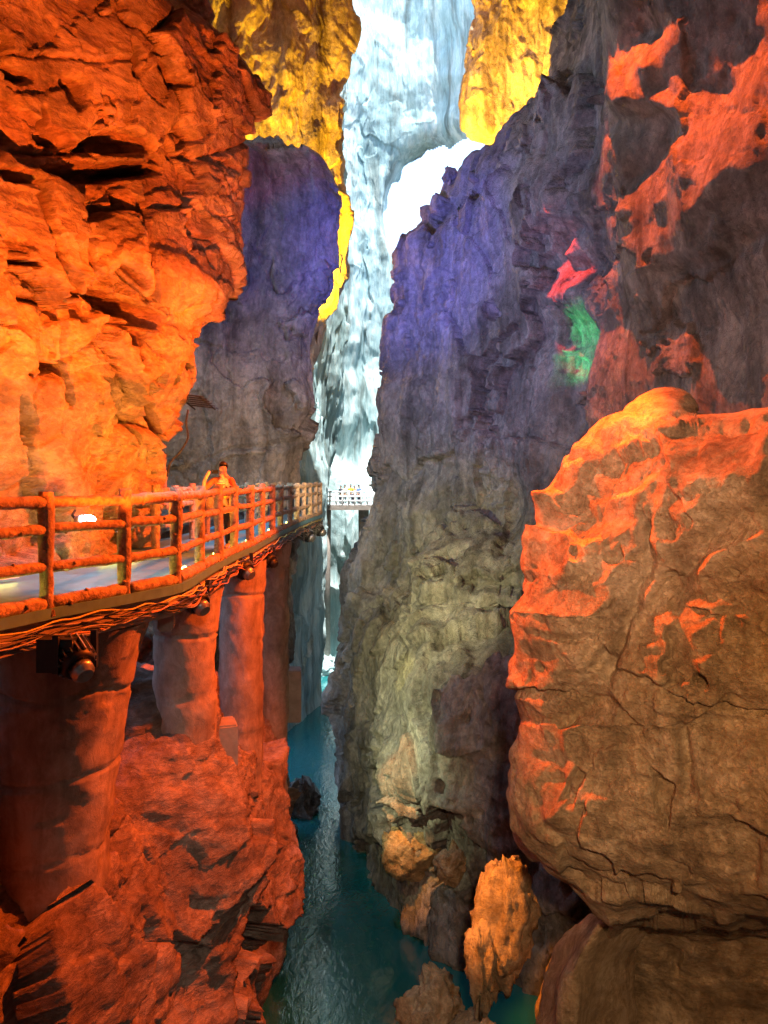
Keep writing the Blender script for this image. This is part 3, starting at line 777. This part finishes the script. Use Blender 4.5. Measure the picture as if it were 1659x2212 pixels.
# tube lamps on the deck, bulb lamp on the rock
M_TUBE = emit_mat('tube_glow', (.95, .85, .12), 5)
M_TCAP = M_WHITE
def tube_lamp(a, b, label):
    a, b = Vector(a), Vector(b); d = (b-a).normalized()
    root = tag(empty('tube_light', (a+b)/2), label, 'tube light', 'tube lights along the walkway')
    MB().tube([a, b], .022, 10).build('tube', M_TUBE, root)
    MB().box((a+b)/2-Vector((0, 0, .035)), (.05, (b-a).length+.06, .035), Matrix.Rotation(math.atan2(-d.x, d.y), 3, 'Z')).build('holder', M_TCAP, root, False)
    return root
tube_lamp((-5.5, 10.6, -1.33), (-5.15, 11.25, -1.33), 'glowing tube light at the far left foot of the cliff')
tube_lamp((-4.75, 13.4, -1.33), (-4.4, 14.3, -1.33), 'glowing tube light lying at the foot of the cliff between second and third posts')
names = ['left of the first railing post', 'below the second bay of the railing', 'left of the railing post above the first gap', 'by the fifth railing post', 'by the railing in front of the person',
         'beyond the person near the outer kerb', 'halfway along the straight railing', 'in the far third of the railing', 'near the far end of the railing']
for k, (i, nm) in enumerate(zip((2, 3, 4, 5, 7, 9, 11, 13, 15), names)):
    (x0, y0), (x1, y1) = POSTS[i], POSTS[i+1]
    a = Vector((x0-.2, y0, DZ+.06)).lerp(Vector((x1-.2, y1, DZ+.06)), .42); b = Vector((x0-.2, y0, DZ+.06)).lerp(Vector((x1-.2, y1, DZ+.06)), .88)
    tube_lamp(a, b, 'glowing yellowish tube light behind the kerb '+nm)
bl = tag(empty('bulb_lamp', (-4.5, 12.0, -.62)), 'bright white round lamp fixed at the cliff behind the first bay', 'lamp')
bl.location = P(190, 1122, 12.0)
o0 = Vector(bl.location)
bm = bmesh.new(); bmesh.ops.create_uvsphere(bm, u_segments=16, v_segments=10, radius=.085)
bmesh.ops.scale(bm, vec=(1.35, 1, .8), verts=bm.verts); bmesh.ops.translate(bm, vec=o0, verts=bm.verts)
me = bpy.data.meshes.new('bulb'); bm.to_mesh(me); bm.free(); link('bulb', me, emit_mat('bulb_glow', (.75, .95, 1), 9), bl)
MB().tube([o0+Vector((-.2, .04, .0)), o0+Vector((-.1, .02, .0))], [.05, .07], 12).build('socket', M_STEEL, bl)
MB().tube([o0+Vector((-.2, .04, .0)), o0+Vector((-.35, .3, .05)), o0+Vector((-.5, .8, .1))], .02, 8).build('arm', M_BLACK, bl)

# ------------------------------------------------------------------ boulders and spires
def boulder(name, c, rad, seed, label, m, cat='boulder', sharp=.35, sub=5):
    bm = bmesh.new(); bmesh.ops.create_icosphere(bm, subdivisions=sub, radius=1)
    V = np.array([v.co[:] for v in bm.verts]); U = V.copy()
    f1, e1 = facets(U*1.3+seed*3.1, seed, .9); f2, e2 = facets(U*3+seed, seed+1, .8)
    k = 1+sharp*f1+.13*f2+.12*fbm(U*1.5+seed, 4, seed)+.03*ridged(U*5, 3, seed)
    V = U*k[:, None]*np.array(rad)
    for v, p in zip(bm.verts, V): v.co = p
    for f in bm.faces: f.smooth = True
    me = bpy.data.meshes.new(name); bm.to_mesh(me); bm.free()
    o = link(name, me, m); o.location = c
    return tag(o, label, cat)
M_WET = rock_mat('rock_wet', (.015, .015, .016), (.05, .048, .046), (.11, .105, .10), 2, 1, .8, .06, rough=.35, crack=.3)
def at_water(px, py):
    Y = (-WZ)*F/(py-HY); return ((px-CX)/F*Y, Y, WZ)
x, y, z = at_water(652, 1752); boulder('boulder', (x, y, z+.45), (.85, .8, .95), 5, 'black wet boulder standing in the river under the piers', M_WET)
x, y, z = at_water(625, 1830); boulder('boulder', (x-.2, y, z+.3), (.55, .6, .6), 6, 'small dark boulder at the foot of the left shelf, below the big one', M_WET)
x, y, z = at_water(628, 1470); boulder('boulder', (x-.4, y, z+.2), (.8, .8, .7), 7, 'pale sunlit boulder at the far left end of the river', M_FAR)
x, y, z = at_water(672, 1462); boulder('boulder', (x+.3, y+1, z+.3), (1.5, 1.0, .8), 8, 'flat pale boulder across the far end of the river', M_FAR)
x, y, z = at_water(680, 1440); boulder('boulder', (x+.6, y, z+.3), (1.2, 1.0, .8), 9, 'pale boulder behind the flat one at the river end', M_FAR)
boulder('rock_spire', P(1092, 1975, 20.6), (.75, .7, 1.5), 12, 'jagged amber-lit rock spire at the foot of the right near rock', M_RN, 'rock', .3)
boulder('rock_spire', P(1040, 2080, 20.2), (.38, .4, 1.1), 13, 'thin leaning spire of amber rock left of the jagged one', M_RN, 'rock', .4)
boulder('boulder', P(930, 2190, 22), (.85, .8, 1.0), 14, 'rounded amber boulder at the bottom edge right of the river', M_RN)
boulder('boulder', P(1030, 2240, 21), (.6, .6, .5), 15, 'low amber boulder cut by the bottom edge of the picture', M_RN)
boulder('boulder', P(882, 1840, 27.6), (.8, .7, .9), 16, 'yellowish knob of rock on the right bank above the dark water', M_RN)
boulder('boulder', P(972, 1870, 25), (.4, .45, .5), 17, 'small yellow knob of rock right of the yellowish one', M_RN)
boulder('boulder', P(972, 383, 37.6), (.33, .4, .5), 18, 'dark round knob standing on the crest before the bright opening', M_RW)

# ------------------------------------------------------------------ far bridge with visitors
BY = 66.0
def bx(px): return (px-CX)/F*BY
bz = -(1092-HY)/F*BY
br = tag(empty('footbridge', (bx(740), BY, bz)), 'distant pale footbridge across the gorge in daylight', 'bridge')
MB().box(((bx(668)+bx(812))/2, BY+.8, bz-.2), (bx(812)-bx(668), 1.8, .35)).build('deck', M_CONC, br, False)
n = 11
bp_ = [(bx(672+13.5*k), BY) for k in range(n)]
for k, (x, y) in enumerate(bp_):
    log((x, y, bz-.05), (x, y, bz+1.22), .085, 1500+k, 8, 3).build('post', M_WHITE, br)
    if k < n-1:
        for z in (1.12, .74, .38, .05): log((x, y, bz+z), (bp_[k+1][0], y, bz+z), .062, 1600+k*4, 8, 3).build('rail', M_WHITE, br)
for px in (702, 785): MB().tube([(bx(px), BY+.8, bz-.3), (bx(px), BY+.8, bz-4.5), (bx(px), BY+.8, -16)], [.45, .4, .4], 14).build('pier', M_CONC, br)

# ------------------------------------------------------------------ people
def skinned(name, joints, edges, m, parent, sub=2, root=0, smooth=True):
    me = bpy.data.meshes.new(name)
    me.from_pydata([j[0] for j in joints], edges, [])
    o = bpy.data.objects.new(name, me); COL.objects.link(o)
    md = o.modifiers.new('s', 'SKIN'); md.branch_smoothing = .6
    for i, j in enumerate(joints):
        r = j[1]; me.skin_vertices[0].data[i].radius = r if hasattr(r, '__len__') else (r, r)
    me.skin_vertices[0].data[root].use_root = True
    sb = o.modifiers.new('u', 'SUBSURF'); sb.levels = sub; sb.render_levels = sub
    dg = bpy.context.evaluated_depsgraph_get()
    new = bpy.data.meshes.new_from_object(o.evaluated_get(dg)); new.name = name
    bpy.data.objects.remove(o)
    for p in new.polygons: p.use_smooth = True
    new.materials.clear()
    return link(name, new, m, parent)
M_SKIN = flat_mat('skin', (.55, .36, .27), .55, 0, .1, 20, 0)
M_HAIR = flat_mat('hair', (.012, .010, .010), .5, 0, .3, 40, 0)
M_NAVY = flat_mat('navy_cloth', (.03, .035, .07), .85, 0, .2, 30, .2)
M_YEL = flat_mat('yellow_cloth', (.75, .48, .06), .85, 0, .12, 30, .3)
M_CREAM = flat_mat('cream_cloth', (.75, .68, .52), .85, 0, .12, 30, .3)
M_TAN = flat_mat('orange_cloth', (.55, .16, .05), .85, 0, .15, 30, .3)
M_PRINT = flat_mat('printed_cloth', (.45, .22, .12), .85, 0, .7, 26, .3)
def ball(name, c, r, m, parent, sub=3, cutz=None):
    bm = bmesh.new(); bmesh.ops.create_icosphere(bm, subdivisions=sub, radius=1)
    for v in bm.verts: v.co = Vector((v.co.x*r[0], v.co.y*r[1], v.co.z*r[2]))
    if cutz is not None: bmesh.ops.delete(bm, geom=[v for v in bm.verts if v.co.z < cutz(v.co)], context='VERTS')
    bmesh.ops.translate(bm, vec=Vector(c), verts=bm.verts)
    for f in bm.faces: f.smooth = True
    me = bpy.data.meshes.new(name); bm.to_mesh(me); bm.free()
    return link(name, me, m, parent)
def person(loc, rz, label, h=1.72, shirt=None, trousers=None, arms='down', group=None):
    k = h/1.72
    root = tag(empty('person', (0, 0, 0)), label, 'person', group)
    if arms == 'camera': LA = [(.27, -.06, 1.17), (.20, -.26, 1.30), (.09, -.28, 1.50)]; RA = [(-.36, -.10, 1.20), (-.30, -.22, 1.36), (-.16, -.27, 1.56)]
    else: LA = [(.25, .0, 1.15), (.26, -.05, .9), (.26, -.08, .80)]; RA = [(-.25, 0, 1.15), (-.26, -.06, .9), (-.26, -.09, .80)]
    J = [((0, 0, .95), (.16, .12)), ((0, .01, 1.12), (.145, .105)), ((0, .02, 1.32), (.17, .115)), ((0, .01, 1.45), (.09, .08)), ((0, 0, 1.52), .058),
         ((0, -.01, 1.60), (.078, .088)), ((0, -.005, 1.67), (.076, .09)),
         ((.18, .01, 1.40), .062), (LA[0], .046), (LA[1], .036), (LA[2], .036),
         ((-.18, .01, 1.40), .062), (RA[0], .046), (RA[1], .036), (RA[2], .036),
         ((.09, 0, .86), .095), ((.10, -.02, .48), .06), ((.10, .02, .09), .043), ((.10, -.12, .035), .04),
         ((-.09, 0, .86), .095), ((-.10, -.02, .48), .06), ((-.10, .02, .09), .043), ((-.10, -.12, .035), .04)]
    E = [(0, 1), (1, 2), (2, 3), (3, 4), (4, 5), (5, 6), (2, 7), (7, 8), (8, 9), (9, 10), (2, 11), (11, 12), (12, 13), (13, 14),
         (0, 15), (15, 16), (16, 17), (17, 18), (0, 19), (19, 20), (20, 21), (21, 22)]
    J = [(tuple(c*k for c in p), tuple(c*k for c in r) if hasattr(r, '__len__') else r*k) for p, r in J]
    skinned('body', J, E, M_SKIN, root)
    up = lambda r, a=.012: tuple(c+a for c in r) if hasattr(r, '__len__') else r+a
    sh = [J[0], J[1], J[2], J[3], J[7], J[8], J[11], J[12]]
    sh = [(p, up(r)) for p, r in sh]; sh[3] = (sh[3][0], (.1, .09))
    skinned('shirt', sh, [(0, 1), (1, 2), (2, 3), (2, 4), (4, 5), (2, 6), (6, 7)], shirt or M_NAVY, root)
    tr = [(J[i][0], up(J[i][1])) for i in (0, 15, 16, 17, 19, 20, 21)]
    skinned('trousers', tr, [(0, 1), (1, 2), (2, 3), (0, 4), (4, 5), (5, 6)], trousers or M_NAVY, root)
    hair = ball('hair', (0, .012*k, 1.66*k), (.090*k, .104*k, .098*k), M_HAIR, root, 3, lambda c: (.02 if c.y < -.03 else -.07)*k)
    root.location = loc; root.rotation_euler = (0, 0, rz)
    if arms == 'camera':                                            # face and hands, seen closer
        nose = ball('nose', (0, -.10*k, 1.60*k), (.014, .02, .022), M_SKIN, root, 2)
        for sgn in (-1, 1):
            ball('eye', (sgn*.032, -.087, 1.625), (.012, .008, .007), M_HAIR, root, 2)
            ball('ear', (sgn*.085, .0, 1.60), (.012, .022, .032), M_SKIN, root, 2)
        ball('mouth', (0, -.090, 1.555), (.024, .008, .006), flat_mat('lips', (.4, .18, .15), .6, 0, .1, 20, 0), root, 2)
        for sgn, w in ((1, Vector(LA[2])), (-1, Vector(RA[2]))):
            for q in range(4):
                b0 = w+Vector((-sgn*.01, -.01, .03-.017*q+ (.02 if sgn < 0 else 0)))
                skinned('finger', [(tuple(b0), .011), (tuple(b0+Vector((-sgn*.045, -.03, .012))), .009), (tuple(b0+Vector((-sgn*.08, -.01, .008))), .008)], [(0, 1), (1, 2)], M_SKIN, root, 1)
            skinned('thumb', [(tuple(w), .012), (tuple(w+Vector((-sgn*.02, -.03, .055))), .010), (tuple(w+Vector((-sgn*.045, -.035, .075))), .008)], [(0, 1), (1, 2)], M_SKIN, root, 1)
    return root
MX, MY = (482-CX)/F*16.4, 16.4
man = person((MX, MY, DZ), -.25, 'man in orange-lit shirt on the walkway raising a phone to his face, carrying a child', 1.76, M_TAN, M_NAVY, 'camera')
st = tag(empty('phone', (0, 0, 0)), 'phone held before the face of the man on the walkway', 'phone')
me = MB().box((0, 0, 0), (.15, .01, .075)).build('body', M_BLACK, st, False)
MB().tube([(.05, .006, .02), (.05, .010, .02)], .008, 8).build('camera_lens', M_STEEL, st)
rm = Matrix.Rotation(-.25, 4, 'Z')
st.location = Vector((MX, MY, DZ))+(rm@Vector((-.03, -.31, 1.575))); st.rotation_euler = (0, 0, -.25+math.pi)
ch = tag(empty('person', (0, 0, 0)), 'small child in yellow with a pale hat, carried on the chest of the man', 'person')
skinned('body', [((0, 0, .30), (.10, .09)), ((0, 0, .45), (.10, .08)), ((0, 0, .54), .05), ((0, 0, .62), (.075, .08)), ((.1, -.02, .48), .035), ((.14, -.06, .36), .03), ((-.1, -.02, .48), .035), ((-.14, -.06, .36), .03),
        ((.07, -.05, .22), .055), ((.10, -.12, .05), .04), ((-.07, -.05, .22), .055), ((-.10, -.12, .05), .04)],
        [(0, 1), (1, 2), (2, 3), (1, 4), (4, 5), (1, 6), (6, 7), (0, 8), (8, 9), (0, 10), (10, 11)], M_SKIN, ch)
skinned('top', [((0, 0, .26), (.125, .115)), ((0, 0, .45), (.125, .105)), ((0, 0, .53), (.08, .07)), ((.1, -.02, .48), .05), ((.13, -.05, .40), .045), ((-.1, -.02, .48), .05), ((-.13, -.05, .40), .045)],
        [(0, 1), (1, 2), (1, 3), (3, 4), (1, 5), (5, 6)], M_YEL, ch)
ball('hat', (0, .0, .655), (.10, .105, .095), M_CREAM, ch, 3, lambda c: -.04)
ball('hat_brim', (0, -.0, .625), (.125, .125, .014), M_CREAM, ch, 3)
ch.location = Vector((MX, MY, DZ))+(rm@Vector((.10, -.25, .72))); ch.rotation_euler = (.08, 0, -.25+math.pi)
bag = tag(empty('shoulder_bag', (0, 0, 0)), 'colourful printed bag hanging at the side of the man on the walkway', 'bag')
skinned('pouch', [((0, 0, .0), (.10, .05)), ((0, 0, .18), (.11, .06)), ((.02, .02, .34), (.07, .04))], [(0, 1), (1, 2)], M_PRINT, bag)
MB().tube([(.03, .02, .36), (.08, .10, .52), (.12, .17, .62)], .018, 8).build('strap', M_PRINT, bag)
bag.location = Vector((MX, MY, DZ))+(rm@Vector((-.20, -.17, .82))); bag.rotation_euler = (0, 0, -.25)
M_CL = [M_NAVY, M_CREAM, M_YEL, M_PRINT, flat_mat('blue_cloth', (.1, .2, .5), .85, 0, .2, 30, 0)]
wh = ['at the left end of the group on the far bridge', 'second from the left on the far bridge', 'in the middle of the far bridge', 'right of the middle on the far bridge', 'last on the right on the far bridge']
for k, px in enumerate((735, 744, 757, 765, 775)):
    person((bx(px), BY+.55+.15*(k % 2), bz), .4*(k-2), 'tiny visitor '+wh[k], 1.62+.05*(k % 3), M_CL[k], M_NAVY, 'down', 'visitors on the far bridge')

# ------------------------------------------------------------------ small things on the rock
cn = tag(empty('slatted_canopy', P(412, 868, 17.4)), 'small dark slatted canopy sticking out of the left cliff above the walkway', 'canopy')
o0 = Vector(cn.location)
for k in range(6): MB().box(o0+Vector((-.02+.05*k, .05*k, .14-.045*k)), (.62, .05, .03), Matrix.Rotation(.12, 3, 'Y')).build('slat', M_BLACK, cn, False)
for q in (-.22, .22): MB().tube([o0+Vector((q-.05, -.02, .12)), o0+Vector((q+.25, .28, -.14))], .018, 6).build('bar', M_BLACK, cn)
cb = [P(406, 885, 17.2), P(402, 915, 17.2), P(406, 945, 17.3), P(390, 975, 17.3), P(368, 1000, 17.3), P(360, 1030, 17.3)]
tag(MB().tube([tuple(p) for p in spline(np.array(cb), [6]*5)], .02, 8).build('hanging_cable', M_CAB[0]), 'black cable hanging down the cliff edge from the slatted canopy', 'cable')
ph = spline(np.array([P(250, 1150, 12.1), P(285, 1142, 12.2), P(300, 1122, 12.3)]), [8, 8])
tag(MB().tube([tuple(p) for p in ph], .016, 8).build('lamp_cable', M_CAB[0]), 'thin black cable bending down the cliff beside the bright bulb lamp', 'cable')
x, y, z = at_water(590, 1475)
pl = tag(empty('white_pole', P(588, 1470, 46)), 'thin white pole standing on the far left bank by the water', 'pole')
p0 = Vector(P(588, 1472, 46)); MB().tube([p0, p0+Vector((0, 0, 2.2))], .03, 8).build('shaft', M_WHITE, pl)
MB().box(p0, (.4, .4, .12)).build('foot', M_WHITE, pl, False)
sc = tag(empty('staircase', P(1085, 345, 38.2)), 'dim flight of steps climbing the crest right of the bright opening', 'staircase')
for k in range(9):
    MB().box(Vector(P(1040+11*k, 372-6.5*k, 38.0)), (.7, .7, .05)).build('step', M_CONC, sc, False)
MB().tube([P(1030, 352, 37.7), P(1135, 290, 37.7)], .03, 6).build('handrail', M_STEEL, sc)
